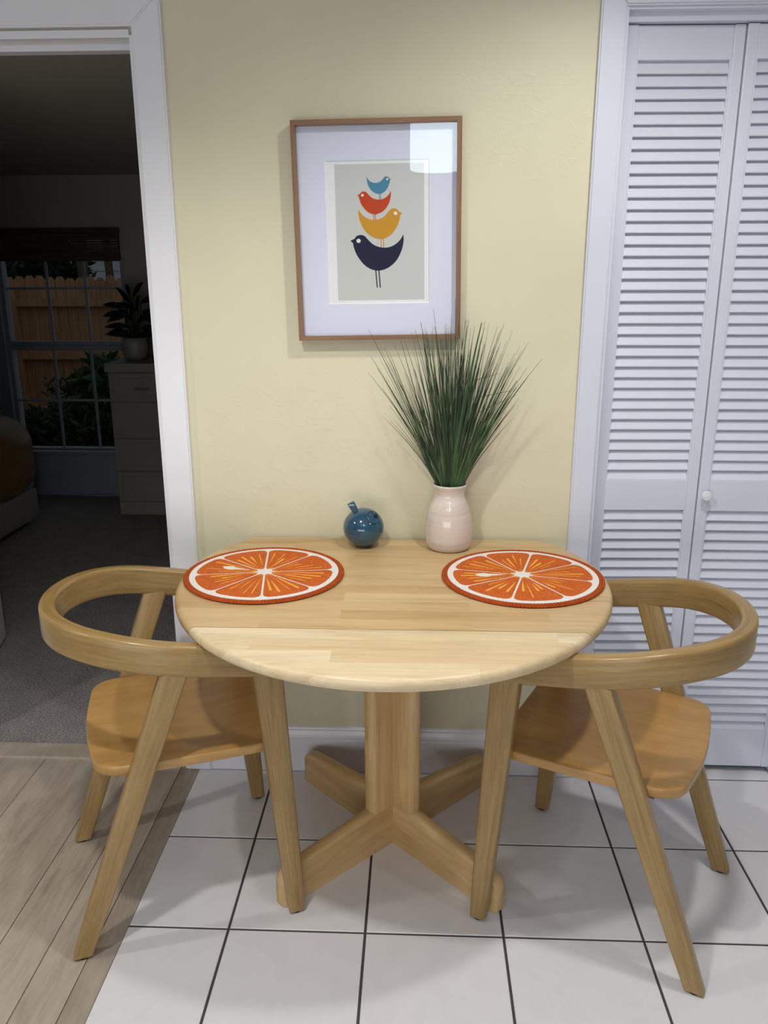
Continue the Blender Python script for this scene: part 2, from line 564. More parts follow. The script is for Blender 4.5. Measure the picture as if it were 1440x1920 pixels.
# grey vinyl planks running towards the bedroom
def plank(x0, x1, y0, y1, name='plank', z=0):
    g, c = .0012, .0015
    o = MB().box(x0+g, x1-g, y0+g, y1-g, -.0085, z, 0)
    return o.build(name, 'vinyl_dark' if x0 == -.300 else 'vinyl', fl)  # strip beside the tiles: darker plank tone plus shadow put into the colour
for x0, x1, ys in ((-.300, -.2395, (-3.6, -1.35, .011)), (-.402, -.300, (-3.6, -1.9, .036)), (-.520, -.402, (-3.6, -1.15, .036)), (-.752, -.520, (-3.6, -1.6, .036)),
                   (-.985, -.752, (-3.6, -2.2, -.95, .036)), (-1.218, -.985, (-3.6, -1.3, 0)), (-1.451, -1.218, (-3.6, -2.0, -.6, 0)), (-1.684, -1.451, (-3.6, -1.5, 0)),
                   (-1.917, -1.684, (-3.6, -1.2, 0)), (-2.15, -1.917, (-3.6, -1.8, 0)), (-2.383, -2.15, (-3.6, -1.4, 0)), (-2.616, -2.383, (-3.6, -2.1, 0)), (-3.0, -2.616, (-3.6, -1.6, 0))):
    for a, c in zip(ys, ys[1:]): plank(x0, x1, a, c)
tr = MB().box(XL+.019, XR-.013, .034, .116, -.004, .007, .003).build('threshold', 'vinyl', fl)

# baseboard with moulded top
def baseboard(name, x0, x1, y=WY, h=.152, d=.014, label=None):
    prof = [(0, 0), (-d, 0), (-d, h-.045), (-d+.003, h-.040), (-d+.002, h-.034), (-d+.004, h-.026), (-d+.008, h-.014), (-d+.008, h-.009), (-d+.010, h-.004), (-.001, h), (0, h)]
    vs = [(x, y+p, z) for x in (x0, x1) for p, z in prof]
    n = len(prof)
    fs = [(k, (k+1) % n, n+(k+1) % n, n+k) for k in range(n)]+[tuple(range(n-1, -1, -1)), tuple(range(n, 2*n))]
    return struct(MB().add(vs, fs).build(name, 'trim'), label)
baseboard('baseboard_back', -.205, .872, label='white moulded baseboard under the yellow wall')
baseboard('baseboard_right', 1.61, 3.0)
baseboard('baseboard_left', -3.0, -1.21)

# doorway casing
t1 = struct(empty('trim_1'), 'white gloss casing around the dark bedroom doorway')
def casing_leg(x0, x1, z1, parent, inner, mitre=.074, mat='trim'):
    """flat board, eased edges, mitred at the top; inner = +1 when the opening is on +x side"""
    y0, y1 = -.008, WY
    c = .004
    if inner < 0:  # opening on the left
        poly = [(x0, 0), (x1, 0), (x1, z1+mitre), (x0, z1)]
    else:
        poly = [(x0, 0), (x1, 0), (x1, z1), (x0, z1+mitre)]
    bm = bmesh.new()
    f = [bm.verts.new((x, y1, z)) for x, z in poly]
    g = [bm.verts.new((x, y0, z)) for x, z in poly]
    bm.faces.new(f); bm.faces.new(g[::-1])
    for k in range(4): bm.faces.new((f[k], f[(k+1) % 4], g[(k+1) % 4], g[k]))
    bmesh.ops.bevel(bm, geom=[e for e in bm.edges if all(abs(v.co.y-y0) < 1e-6 for v in e.verts)], offset=c, segments=2, affect='EDGES')
    m = MB(); m.bm(bm)
    return m.build('casing_leg', mat, parent)
def casing_head(x0, x1, z0, parent, w=.074, mat='trim'):
    y0, y1 = -.008, WY
    poly = [(x0, z0), (x1, z0), (x1+w, z0+w), (x0-w, z0+w)]
    bm = bmesh.new()
    f = [bm.verts.new((x, y1, z)) for x, z in poly]
    g = [bm.verts.new((x, y0, z)) for x, z in poly]
    bm.faces.new(f); bm.faces.new(g[::-1])
    for k in range(4): bm.faces.new((f[k], f[(k+1) % 4], g[(k+1) % 4], g[k]))
    bmesh.ops.bevel(bm, geom=[e for e in bm.edges if all(abs(v.co.y-y0) < 1e-6 for v in e.verts)], offset=.004, segments=2, affect='EDGES')
    m = MB(); m.bm(bm)
    return m.build('casing_head', mat, parent)
casing_leg(-.275, -.200, 2.084, t1, -1)
casing_leg(XL-.085, XL-.010, 2.084, t1, 1)
casing_head(XL-.010, -.275, 2.084, t1)
MB().box(XR-.012, XR, .0, .125, 0, 2.066).build('jamb', 'trim', t1)
MB().box(XR-.018, XR-.012, .055, .09, 0, 2.062).build('door_stop', 'trim', t1)
MB().box(XL, XL+.018, .0, .125, 0, 2.066).build('jamb', 'trim', t1)
MB().box(XL+.018, XR-.012, .0, .125, 2.060, 2.078).build('head_jamb', 'trim', t1)
MB().box(XL+.018, XR-.012, .055, .09, 2.046, 2.060).build('door_stop', 'trim', t1)

# closet casing, jambs and interior
t2 = struct(empty('trim_2'), 'white casing around the louvered closet doors')
casing_leg(.8685, .9290, 2.112, t2, 1, .060, 'closet')
casing_leg(CXR+.006, CXR+.066, 2.112, t2, -1, .060, 'closet')
casing_head(.9290, CXR+.006, 2.112, t2, .060, 'closet')
MB().box(CXL-.002, CXL+.004, 0, .125, 0, 2.116).build('jamb', 'closet', t2)
MB().box(CXR-.004, CXR+.002, 0, .125, 0, 2.116).build('jamb', 'closet', t2)
MB().box(CXL+.004, CXR-.004, .004, .125, 2.106, 2.118).build('head_jamb', 'closet', t2)
MB().box(CXL+.004, CXR-.004, .0285, .10, 2.086, 2.106).build('track_board', 'closet', t2)
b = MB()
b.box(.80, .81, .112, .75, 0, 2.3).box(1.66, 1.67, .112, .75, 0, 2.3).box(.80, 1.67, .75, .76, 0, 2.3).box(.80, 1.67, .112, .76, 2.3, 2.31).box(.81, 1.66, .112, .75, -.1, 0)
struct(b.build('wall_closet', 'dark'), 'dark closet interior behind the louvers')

# louvered bifold leaves
def louver_leaf(name, x0, x1, yaw, label, knob_side=None):
    y0, y1 = .042, .070
    sw = .0275
    piv = empty(name, (x0, y0, 0), yaw)
    struct(piv, label)
    W = x1-x0
    z0, z1 = .022, 2.084
    D = y1-y0
    for a in (0, W-sw):
        MB().box(a, a+sw, 0, D, z0, z1, .0025).build('stile', 'closet', piv)
    # beading on the inner edge of the stiles
    for a in (sw, W-sw-.004):
        MB().box(a, a+.004, .004, D-.004, z0+.02, z1-.01).build('bead', 'closet', piv)
    for a, c in ((z0, .147), (.847, .936), (2.006, z1-.001)):
        MB().box(sw, W-sw, .003, D-.003, a, c, .0015).build('rail', 'closet', piv)
    sl = None
    th = math.radians(64)
    w, t = .0345, .006
    for a, c, n in ((.147, .847, 24), (.936, 2.006, 37)):
        p = (c-a)/n
        for k in range(n):
            z = a+p*(k+.5)
            if sl is None:
                m = MB()
                sec = rrect(w, t, .0024, 2)
                sec = [(q*math.cos(th)-r*math.sin(th), q*math.sin(th)+r*math.cos(th)) for q, r in sec]
                nn = len(sec)
                vs = [(x, q, r) for x in (sw+.0005, W-sw-.0005) for q, r in sec]
                fs = [(i, (i+1) % nn, nn+(i+1) % nn, nn+i) for i in range(nn)]+[tuple(range(nn-1, -1, -1)), tuple(range(nn, 2*nn))]
                m.add(vs, fs)
                sl = m.build('slat', 'closet', piv)
                sl.location = (0, D/2, z)
            else:
                shared(sl, 'slat', piv, (0, D/2, z), (math.radians(random.uniform(-1.5, 1.5)), math.radians(random.uniform(-.12, .12)), 0))
    if knob_side is not None:
        k = MB().lathe([(.0045, 0), (.0045, .008), (.006, .010), (.0125, .014), (.0145, .018), (.0140, .022), (.011, .0245), (.0095, .0235), (.007, .0245), (.003, .0255), (.0, .0256)], 24)
        ko = k.build('knob', 'knob', piv)
        ko.location = (knob_side, 0, .897)
        ko.rotation_euler = (PI/2, 0, 0)
    return piv
louver_leaf('door_1', .9450, 1.2345, math.radians(1.6), 'white louvered closet door leaf beside the yellow wall')
louver_leaf('door_2', 1.2365, 1.5455, math.radians(-.4), 'white louvered closet door leaf with the round knob', .017)

# ------------------------------------------------------------------ bedroom shell
BY = 3.40
BZ = 2.17
WX0, WX1, WZ0, WZ1 = -2.43, -1.565, .33, 1.80
b = MB()
for x0, x1, z0, z1 in ((-4.3, WX0, 0, BZ), (WX0, WX1, 0, WZ0), (WX0, WX1, WZ1, BZ), (WX1, .7, 0, BZ)):
    b.box(x0, x1, BY, BY+.12, z0, z1)
struct(b.build('wall_bedroom_back', 'bedwall'), 'dark bedroom wall around the window')
struct(MB().box(-4.4, -4.3, .112, BY+.12, 0, BZ).build('wall_bedroom_left', 'bedwall'), 'bedroom wall behind the bed')
struct(MB().box(.7, .8, .112, BY+.12, 0, BZ).build('wall_bedroom_right', 'bedwall'), 'bedroom wall at the far side')
b = MB()
for x0, x1, z0, z1 in ((-4.3, XL-.06, 0, BZ), (XL-.06, XR+.06, 2.12, BZ), (XR+.06, .795, 0, BZ)):
    b.box(x0, x1, .1125, .118, z0, z1)
struct(b.build('wall_bedroom_front', 'bedwall'), 'bedroom side of the doorway wall')
struct(MB().box(-4.4, .8, .112, BY+.12, BZ, BZ+.1).build('ceiling_bedroom', 'bedwall'), 'dim bedroom ceiling')
struct(MB().box(-4.4, .795, .112, BY+.12, -.1, .0).build('floor_bedroom', 'carpet'), 'grey bedroom carpet')
o = MB()
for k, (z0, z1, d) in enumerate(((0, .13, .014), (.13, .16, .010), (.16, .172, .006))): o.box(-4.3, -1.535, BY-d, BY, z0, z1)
struct(o.build('baseboard_bedroom', 'winframe'), 'tall baseboard under the bedroom window')

w = struct(empty('window_1', ((WX0+WX1)/2, BY, 0)), 'bedroom window with a grid of panes looking onto the fence')
def wpart(m, name, mat): 
    o = m.build(name, mat)
    o.parent = w
    o.location = (-(WX0+WX1)/2, -BY, 0)
    return o
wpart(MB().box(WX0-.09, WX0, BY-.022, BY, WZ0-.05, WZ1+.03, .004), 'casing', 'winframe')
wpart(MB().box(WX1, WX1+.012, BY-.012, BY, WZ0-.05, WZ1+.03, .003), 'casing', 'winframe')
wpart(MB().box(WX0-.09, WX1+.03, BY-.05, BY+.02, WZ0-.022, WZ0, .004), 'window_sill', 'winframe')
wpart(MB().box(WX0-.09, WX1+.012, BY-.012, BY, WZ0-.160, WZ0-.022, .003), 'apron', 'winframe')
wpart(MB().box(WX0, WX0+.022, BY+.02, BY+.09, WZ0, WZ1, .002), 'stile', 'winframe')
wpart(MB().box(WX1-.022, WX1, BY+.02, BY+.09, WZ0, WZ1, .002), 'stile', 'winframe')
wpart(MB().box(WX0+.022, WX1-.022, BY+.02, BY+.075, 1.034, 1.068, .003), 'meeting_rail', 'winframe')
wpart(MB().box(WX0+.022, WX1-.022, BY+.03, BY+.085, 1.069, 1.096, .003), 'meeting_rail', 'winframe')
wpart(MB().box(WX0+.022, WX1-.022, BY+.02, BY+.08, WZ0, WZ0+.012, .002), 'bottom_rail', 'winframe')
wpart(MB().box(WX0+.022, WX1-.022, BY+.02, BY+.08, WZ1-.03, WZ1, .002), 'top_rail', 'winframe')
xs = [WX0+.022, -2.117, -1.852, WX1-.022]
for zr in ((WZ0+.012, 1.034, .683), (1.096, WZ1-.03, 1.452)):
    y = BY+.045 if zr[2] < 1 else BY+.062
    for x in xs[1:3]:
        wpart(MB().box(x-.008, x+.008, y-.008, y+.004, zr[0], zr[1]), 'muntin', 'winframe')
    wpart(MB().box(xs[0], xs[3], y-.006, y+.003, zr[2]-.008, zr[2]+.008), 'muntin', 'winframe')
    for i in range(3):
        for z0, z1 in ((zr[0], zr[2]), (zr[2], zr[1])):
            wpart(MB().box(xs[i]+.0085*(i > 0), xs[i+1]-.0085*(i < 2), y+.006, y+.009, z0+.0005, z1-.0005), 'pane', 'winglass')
dl = struct(empty('door_3', (XL+.004, .130, 0), math.radians(104.4)), 'white bedroom door standing open into the bedroom')
MB().box(0, .832, 0, .036, .010, 2.04, .003).build('door_panel', 'trim', dl)
for z in (.25, 1.05, 1.82): MB().lathe([(.006, 0), (.006, .09)], 10, (-.004, .020, z)).build('hinge', 'metal', dl)

# ------------------------------------------------------------------ table
t = empty('drop_leaf_table', (.38, -.30, 0))
tag(t, 'round light wood pedestal table pushed flat against the yellow wall, one leaf up', 'table')
def half(dy, off=0):
    bb = .560 if dy < 0 else .497
    return (.532-off)*math.sqrt(max(0, 1-(dy/(bb-off))**2))
def top_outline(y0, y1, off, n=40, round_back=False):
    """plan outline between two y cuts (table-local), inset by off"""
    ys = []
    for k in range(n+1):
        ys.append(y0+(y1-y0)*(.5-.5*math.cos(PI*k/n)))
    R = [(half(y, off), y) for y in ys]
    L = [(-x, y) for x, y in reversed(R)]
    out = []
    for p in R+L:
        if not out or math.dist(p, out[-1]) > 1e-5: out.append(p)
    if math.dist(out[0], out[-1]) < 1e-5: out.pop()
    return out
def slab(y0, y1, z0, z1, flat0, flat1, r=.012):
    """top slab with rounded outer edge; the flat cuts stay square"""
    lev = [(.004, z0), (.0015, z0+.003), (0, z0+.008), (0, z1-r), (r*.08, z1-r*.6), (r*.3, z1-r*.28), (r*.62, z1-r*.07), (r, z1)]
    m = MB()
    rings = []
    n = 44
    for off, z in lev:
        a = y0 if flat0 else -(.560-off)+1e-4
        c = y1
        ys = [a+(c-a)*(.5-.5*math.cos(PI*k/n)) for k in range(n+1)]
        R = [(half(y, off), y, z) for y in ys]
        rings.append(R+[(-x, y, z) for x, y, z in reversed(R)])
    N = len(rings[0])
    vs = [p for rr in rings for p in rr]
    fs = []
    for j in range(len(lev)-1):
        for k in range(N):
            k2 = (k+1) % N
            fs.append((j*N+k, j*N+k2, (j+1)*N+k2, (j+1)*N+k))
    m.add(vs, fs, None, False)
    m.add(vs, [tuple(range(N-1, -1, -1)), tuple(range((len(lev)-1)*N, len(lev)*N))])
    return m
ZT = .768
SEAM = -.333
slab(SEAM+.0012, .300, ZT-.026, ZT, True, True).build('table_top', 'butcher', t, 35)
slab(-.56, SEAM-.0012, ZT-.026, ZT, False, True).build('drop_leaf', 'bleached', t, 35)
# pedestal: two crossed boards and two crossed foot boards
def diag(z0, z1, half_len, th, sgn, name, rnd=.016):
    sec = rrect(2*half_len, th, rnd, 4)
    d = Vector((1, sgn, 0)).normalized(); q = Vector((-sgn, 1, 0)).normalized()
    pts = [(0, 0, z0), (0, 0, z1)]
    return MB().sweep(pts, [d, d], [q, q], [sec, sec])
for s in (1, -1):
    diag(.118, ZT-.050, .0915, .040, s, 'post').build('post_board', 'base', t, 40)
def foot(sgn):
    """foot board: long, rounded-over ends and top edges"""
    L = .382
    d = Vector((1, sgn, 0)).normalized(); q = Vector((-sgn, 1, 0)).normalized()
    st = [(-L, .004, .070), (-L+.006, .002, .085), (-L+.02, 0, .0975), (-L+.04, 0, .103), (-.12, 0, .122), (-.095, 0, .126), (.095, 0, .126), (.12, 0, .122), (L-.04, 0, .103), (L-.02, 0, .0975), (L-.006, .002, .085), (L, .004, .070)]
    pts, secs = [], []
    for x, z0, z1 in st:
        pts.append(d*x+Vector((0, 0, (z0+z1)/2)))
        e = 1-.35*(abs(x) > L-.001)-.1*(L-.01 < abs(x) < L-.001)
        h = z1-z0
        hw = .020*e
        secs.append([(hw, -h/2), (hw, h/2-.014), (hw*.92, h/2-.007), (hw*.62, h/2-.0015), (0, h/2), (-hw*.62, h/2-.0015), (-hw*.92, h/2-.007), (-hw, h/2-.014), (-hw, -h/2)])
    up = Vector((0, 0, 1))
    return MB().sweep(pts, [q]*len(pts), [up]*len(pts), secs)
for s in (1, -1): foot(s).build('foot_board', 'base', t, 40)
for s in (1, -1):
    d = Vector((1, s, 0)).normalized(); q = Vector((-s, 1, 0)).normalized()
    MB().sweep([d*-.34+Vector((0, 0, ZT-.039)), d*.34+Vector((0, 0, ZT-.039))], [q]*2, [Vector((0, 0, 1))]*2, [rrect(.045, .024, .003)]*2).build('support_rail', 'base', t)

# ------------------------------------------------------------------ chairs
def ring_z(x):
    """centre height of the bent rail along the chair"""
    if x > 0: return .716-.205*x
    return .716+.034*math.sin(min(1, -x/.245)*PI/2)
def chair():
    r = empty('dining_chair')
    # bent horseshoe rail
    pts, sd, secs = [], [], []
    A, B = .250, .250
    path = [(.232-.012*k*1.0, -.244-.0006*k) for k in range(0, 19)]
    path = [(x, -B+(B-.244)*(x/.232)**1.5 if x > 0 else -B) for x, _ in path if x > 0.004]
    for k in range(0, 41):
        a = -PI/2-PI*k/40
        path.append((A*math.cos(a), B*math.sin(a)))
    n0 = len([p for p in path if p[0] > .004 and p[1] < 0])
    path += [(x, -y) for x, y in reversed(path[:n0])]
    for i, (x, y) in enumerate(path):
        a, c = path[max(0, i-1)], path[min(len(path)-1, i+1)]
        tx, ty = c[0]-a[0], c[1]-a[1]
        l = math.hypot(tx, ty)
        side = Vector((ty/l, -tx/l, 0))
        pts.append(Vector((x, y, ring_z(x))))
        sd.append(side)
        th = .033+.002*max(0, -x/A)
        h = .072-.010*max(0, (x-.05)/.18)
        secs.append(rrect(th, h, .009, 4))
    ups = []
    for i in range(len(pts)):
        tg = (pts[min(i+1, len(pts)-1)]-pts[max(i-1, 0)]).normalized()
        ups.append(sd[i].cross(tg).normalized()*(-1))
        if ups[-1].z < 0: ups[-1] = -ups[-1]
    MB().sweep(pts, sd, ups, secs).build('back_rail', 'chair', r, 50)
    def leg(top, bot, wt, wb, tt, tb):
        P, Sc = [], []
        for k in range(7):
            f = k/6
            P.append(Vector(top).lerp(Vector(bot), f))
            ww, t_ = wt+(wb-wt)*f, tt+(tb-tt)*f
            if k == 6: ww -= .004; t_ -= .004
            Sc.append(rrect(ww, t_, .0065 if k < 6 else .006, 3))
        g = MB().sweep(P, [Vector((1, 0, 0))]*7, [Vector((0, 1, 0))]*7, Sc).build('leg', 'chair', r, 50)
        pd = MB().lathe([(.012, 0), (.012, .007)], 16, (bot[0], bot[1], 0)).build('foot_pad', 'pad', g)
        return g
    for s in (-1, 1):
        leg((.196, s*.245, ring_z(.196)-.022), (.243, s*.240, .006), .066, .042, .033, .033)
        leg((-.001, s*.248, ring_z(0)-.028), (-.247, s*.213, .006), .060, .047, .034, .032)
    # moulded plywood seat, dished, with rounded rear corners
    def outline():
        o = []
        hw_r, hw_f, xr, xf, rc = .212, .226, -.197, .236, .062
        # front edge (between the front legs), sides, rounded rear
        o += [(xf, -hw_f+.03), (xf-.012, -hw_f+.005), (.16, -hw_f), (.05, -.226), (-.05, -.223)]
        for k in range(9):
            a = -PI/2-PI/2*k/8
            o.append((xr+.012+rc+rc*math.cos(a), -hw_r-.006+rc+rc*math.sin(a)))
        o += [(xr+.004, -.09), (xr, -.04), (xr, 0)]
        o += [(x, -y) for x, y in reversed(o[:-1])]
        return o
    out = outline()
    def dz(x, y):
        return .466-.002*(x/.22)-.014*(1-(y/.225)**2)*(1 if x < .1 else max(0, 1-(x-.1)/.14))+.004*max(0, -x-.1)/.1
    m = MB()
    N = len(out)
    c = (0.01, 0)
    rings = []
    for s_, d, top in ((.985, -.024, 0), (1.0, -.019, 0), (1.0, -.005, 0), (.996, -.0015, 0), (.985, 0, 1), (.85, 0, 1), (.65, 0, 1), (.45, 0, 1), (.25, 0, 1)):
        rings.append([(c[0]+(x-c[0])*s_, c[1]+(y-c[1])*s_, dz(c[0]+(x-c[0])*s_, c[1]+(y-c[1])*s_)+d) for x, y in out])
    bots = [[(c[0]+(x-c[0])*s_, c[1]+(y-c[1])*s_, dz(c[0]+(x-c[0])*s_, c[1]+(y-c[1])*s_)-.024) for x, y in out] for s_ in (.25, .5, .8)]
    rings = bots+rings
    vs = [p for rr in rings for p in rr]
    fs = []
    for j in range(len(rings)-1):
        for k in range(N):
            k2 = (k+1) % N
            fs.append((j*N+k, j*N+k2, (j+1)*N+k2, (j+1)*N+k))
    fs += [tuple(range(N-1, -1, -1)), tuple(range((len(rings)-1)*N, len(rings)*N))]
    m.add(vs, fs)
    m.build('seat', 'seat', r, 50)
    for x in (.10, -.105):
        MB().box(x-.014, x+.014, -.16, .16, .400, .438, .003).build('seat_rail', 'chair', r)
    return r
def copy_tree(o, parent=None):
    c = o.copy()
    COL.objects.link(c)
    c.parent = parent
    for ch in list(o.children): copy_tree(ch, c)
    return c
ch1 = chair()
ch2 = copy_tree(ch1)
ch1.location = (-.1635, -.4520, 0); ch1.rotation_euler = (0, 0, math.radians(22.2))
ch2.location = (.9210, -.4835, 0); ch2.rotation_euler = (0, 0, math.radians(153.3))
tag(ch1, 'curved-back wooden chair standing partly on the grey planks near the doorway', 'chair', 'horseshoe back dining chairs')
tag(ch2, 'curved-back wooden chair in front of the louvered closet doors', 'chair', 'horseshoe back dining chairs')

# ------------------------------------------------------------------ placemats
def sector(a0, a1, r0, r1, gap, rc, n=7):
    """orange segment outline: wedge with parallel gap to its neighbours and rounded outer corners"""
    h = (a1-a0)/2
    am = (a0+a1)/2
    def pol(r, a): return (r*math.cos(a), r*math.sin(a))
    g1 = math.asin(min(.9, gap/r1)); gr = math.asin(min(.9, gap/(r1-rc)))
    pts = []
    # inner tip
    rt = max(r0, gap/math.sin(h)*1.02)
    pts.append(pol(rt, am))
    steps = 7
    a = a0+gr
    # corner 1: from side (r1-rc) to the arc
    dc = rc/r1
    ctrl = pol(r1, a0+g1)
    p0, p2 = pol(r1-rc, a0+gr), pol(r1, a0+g1+dc)
    for k in range(steps+1):
        q = k/steps
        pts.append(tuple((1-q)**2*p0[i]+2*q*(1-q)*ctrl[i]+q*q*p2[i] for i in range(2)))
    for k in range(1, n): 
        aa = a0+g1+dc+(a1-a0-2*g1-2*dc)*k/n
        pts.append(pol(r1, aa))
    ctrl = pol(r1, a1-g1)
    p0, p2 = pol(r1, a1-g1-dc), pol(r1-rc, a1-gr)
    for k in range(steps+1):
        q = k/steps
        pts.append(tuple((1-q)**2*p0[i]+2*q*(1-q)*ctrl[i]+q*q*p2[i] for i in range(2)))
    return pts
def placemat(loc, divs, seed, tear, label):
    rnd = random.Random(seed)
    r = empty('placemat', loc)
    tag(r, label, 'placemat', 'orange slice placemats')
    R = .200
    # braided rim: base disc and two rope coils
    MB().lathe([(.0, 0), (R-.008, 0), (R-.002, .002), (R, .004), (R-.003, .0062), (R-.008, .0066), (R-.0155, .0062), (.0, .0062)], 96, cap=False).build('braided_base', 'rim', r, 40)
    coil = MB()
    for rad in (R-.0040, R-.0105):
        n = 150
        for k in range(n):
            a0, a1 = 2*PI*k/n, 2*PI*(k+1.25)/n
            p = [(rad+.003)*math.cos(a0), (rad+.003)*math.sin(a0), .0064]
            q = [(rad-.003)*math.cos(a1), (rad-.003)*math.sin(a1), .0064]
            coil.tube([p, [(p[i]+q[i])/2+(.0006 if i == 2 else 0) for i in range(3)], q], [.0012, .0022, .0012], 5)
    tag(coil.build('rope_coil', 'rim', r), kind='stuff')
    MB().prism([(.1855*math.cos(2*PI*k/96), .1855*math.sin(2*PI*k/96)) for k in range(96)], .0060, .0078).build('white_pith', 'pith', r)
    D = sorted(math.radians(d % 360) for d in divs)
    st = MB()
    for k in range(8):
        a0 = D[k]; a1 = D[(k+1) % 8]+(2*PI if k == 7 else 0)
        MB().prism(sector(a0, a1, .0, .171, .0026, .021), .0074, .0087).build('segment', 'orange', r)
        for j in range(4):
            f = .2+.6*j/3+rnd.uniform(-.04, .04)
            a = a0+(a1-a0)*f
            r0, r1 = rnd.uniform(.025, .07), rnd.uniform(.105, .158)
            w = rnd.choice((.0013, .0017, .0034))
            d = (math.cos(a), math.sin(a)); q = (-d[1], d[0])
            poly = [(d[0]*r0, d[1]*r0)]
            for rr, ww in ((r0+(r1-r0)*.5, w*.7), (r1-.006, w), (r1, w*.5)): poly.append((d[0]*rr+q[0]*ww, d[1]*rr+q[1]*ww))
            for rr, ww in ((r1, w*.5), (r1-.006, w), (r0+(r1-r0)*.5, w*.7)): poly.append((d[0]*rr-q[0]*ww, d[1]*rr-q[1]*ww))
            st.prism(poly[::-1], .0084, .0092)
    # yellow halo spikes round the core
    for k in range(48):
        a = 2*PI*k/48+rnd.uniform(-.03, .03); l = rnd.uniform(.032, .050)
        d = (math.cos(a), math.sin(a)); q = (-d[1], d[0])
        if min(abs((a-x+PI) % (2*PI)-PI) for x in D) < .05: continue
        st.prism([(d[0]*.012+q[0]*.0009, d[1]*.012+q[1]*.0009), (d[0]*.012-q[0]*.0009, d[1]*.012-q[1]*.0009), (d[0]*l, d[1]*l)], .0084, .0091)
    st.build('yellow_streaks', 'streak', r)
    core = []
    for k in range(64):
        a = 2*PI*k/64
        near = min(abs((a-x+PI) % (2*PI)-PI) for x in D)
        core.append(((.019+.012*max(0, 1-near/.22))*math.cos(a), (.019+.012*max(0, 1-near/.22))*math.sin(a)))
    MB().prism(core, .0080, .0093).build('white_core', 'pith', r)
    td = []
    ta, tr_ = math.radians(tear), .086
    for k in range(28):
        a = 2*PI*k/28
        x = .030*math.cos(a); y = .0125*math.sin(a)*(1 if x > 0 else 1)*(.55+.45*(x/.030) if x < 0 else 1)
        x = x if x > 0 else x*1.5
        px, py = tr_+x, y
        td.append((px*math.cos(ta)-py*math.sin(ta), px*math.sin(ta)+py*math.cos(ta)))
    MB().prism(td, .0085, .0093).build('seed', 'pith', r)
    return r
placemat((.0565, -.310, ZT), (8, 53.5, 97, 143, -171, -126, -82, -38), 1, 164.5, 'orange slice woven placemat beside the left chair, nearer the doorway')
placemat((.7010, -.308, ZT), (75, 30.5, -14, -60, -105, -150, 168, 120), 2, 183.5, 'orange slice woven placemat in front of the vase, nearer the louvered doors')

# ------------------------------------------------------------------ vase, grass, bird
v = MB().lathe([(0, .002), (.050, .0), (.056, .002), (.0605, .008), (.0635, .020), (.0645, .036), (.0640, .060), (.0620, .085), (.0585, .105), (.0530, .122), (.0465, .135), (.0418, .146), (.0405, .154), (.0412, .162), (.0440, .172), (.0462, .178), (.0465, .181), (.0448, .1825), (.0425, .181), (.040, .174), (.0375, .156), (.040, .140), (.050, .115), (.056, .08), (.056, .02), (.0, .012)], 64, cap=False)
v = v.build('vase', 'vase', None, 60)
v.location = (.527, -.070, ZT)
tag(v, 'cream glazed ceramic vase holding the green grass at the back of the table', 'vase')
def blade(m, base, direc, length, width, bend, n=6, side=None, f0=0):
    """one grass blade: V-shaped ribbon curving by bend"""
    base = Vector(base); d = Vector(direc).normalized()
    sdv = side or d.cross(Vector((0, 1, 0))).normalized()
    nrm = sdv.cross(d).normalized()
    P, W = [], []
    for k in range(n+1):
        f = k/n
        g = max(0, f-f0)/(1-f0)
        P.append(base+d*(length*f)+Vector(bend)*g**1.45)
        W.append(width*(1-.80*f**3)*(.6+.4*min(1, f*4)))
    vs, fs = [], []
    for p, w_ in zip(P, W): vs += [p-sdv*w_/2, p+nrm*w_*.28, p+sdv*w_/2, p-nrm*w_*.02]
    for k in range(n):
        for j in range(4):
            j2 = (j+1) % 4
            fs.append((4*k+j, 4*k+j2, 4*k+4+j2, 4*k+4+j))
    m.add(vs, fs)
gr = empty('artificial_grass', (.527, -.070, ZT+.016))
tag(gr, 'tuft of tall dark green artificial grass standing in the cream vase', 'plant')
m = MB()
rg = random.Random(11)
for k in range(300):
    a = max(-.62, min(.60, rg.gauss(.02, .215)))
    if rg.random() < .12: a = rg.choice((-1, 1))*rg.uniform(.36, .60)
    ty = rg.uniform(-.20, .045)
    L = .16+rg.uniform(.24, .46)-.10*abs(a)
    if rg.random() < .12: L += .05
    mouth = Vector((max(-.034, min(.034, a*.075+rg.uniform(-.012, .012))), rg.uniform(-.024, .022), .160))
    lim = math.sqrt(max(1e-5, .0345**2-mouth.x**2))
    mouth.y = max(-lim, min(lim, mouth.y))
    base = Vector((mouth.x*-.2, mouth.y*.3, 0))
    d1 = (mouth-base).normalized()
    out = Vector((math.sin(a), ty, math.cos(a))).normalized()
    bend = (out-d1)*L*.62+Vector((rg.uniform(-.02, .02), 0, 0))
    tip_y = (base+d1*L+bend).y
    if tip_y > .066: bend.y -= tip_y-.066
    blade(m, base, d1, L, rg.uniform(.0020, .0036), bend, 9, None, .155/L)
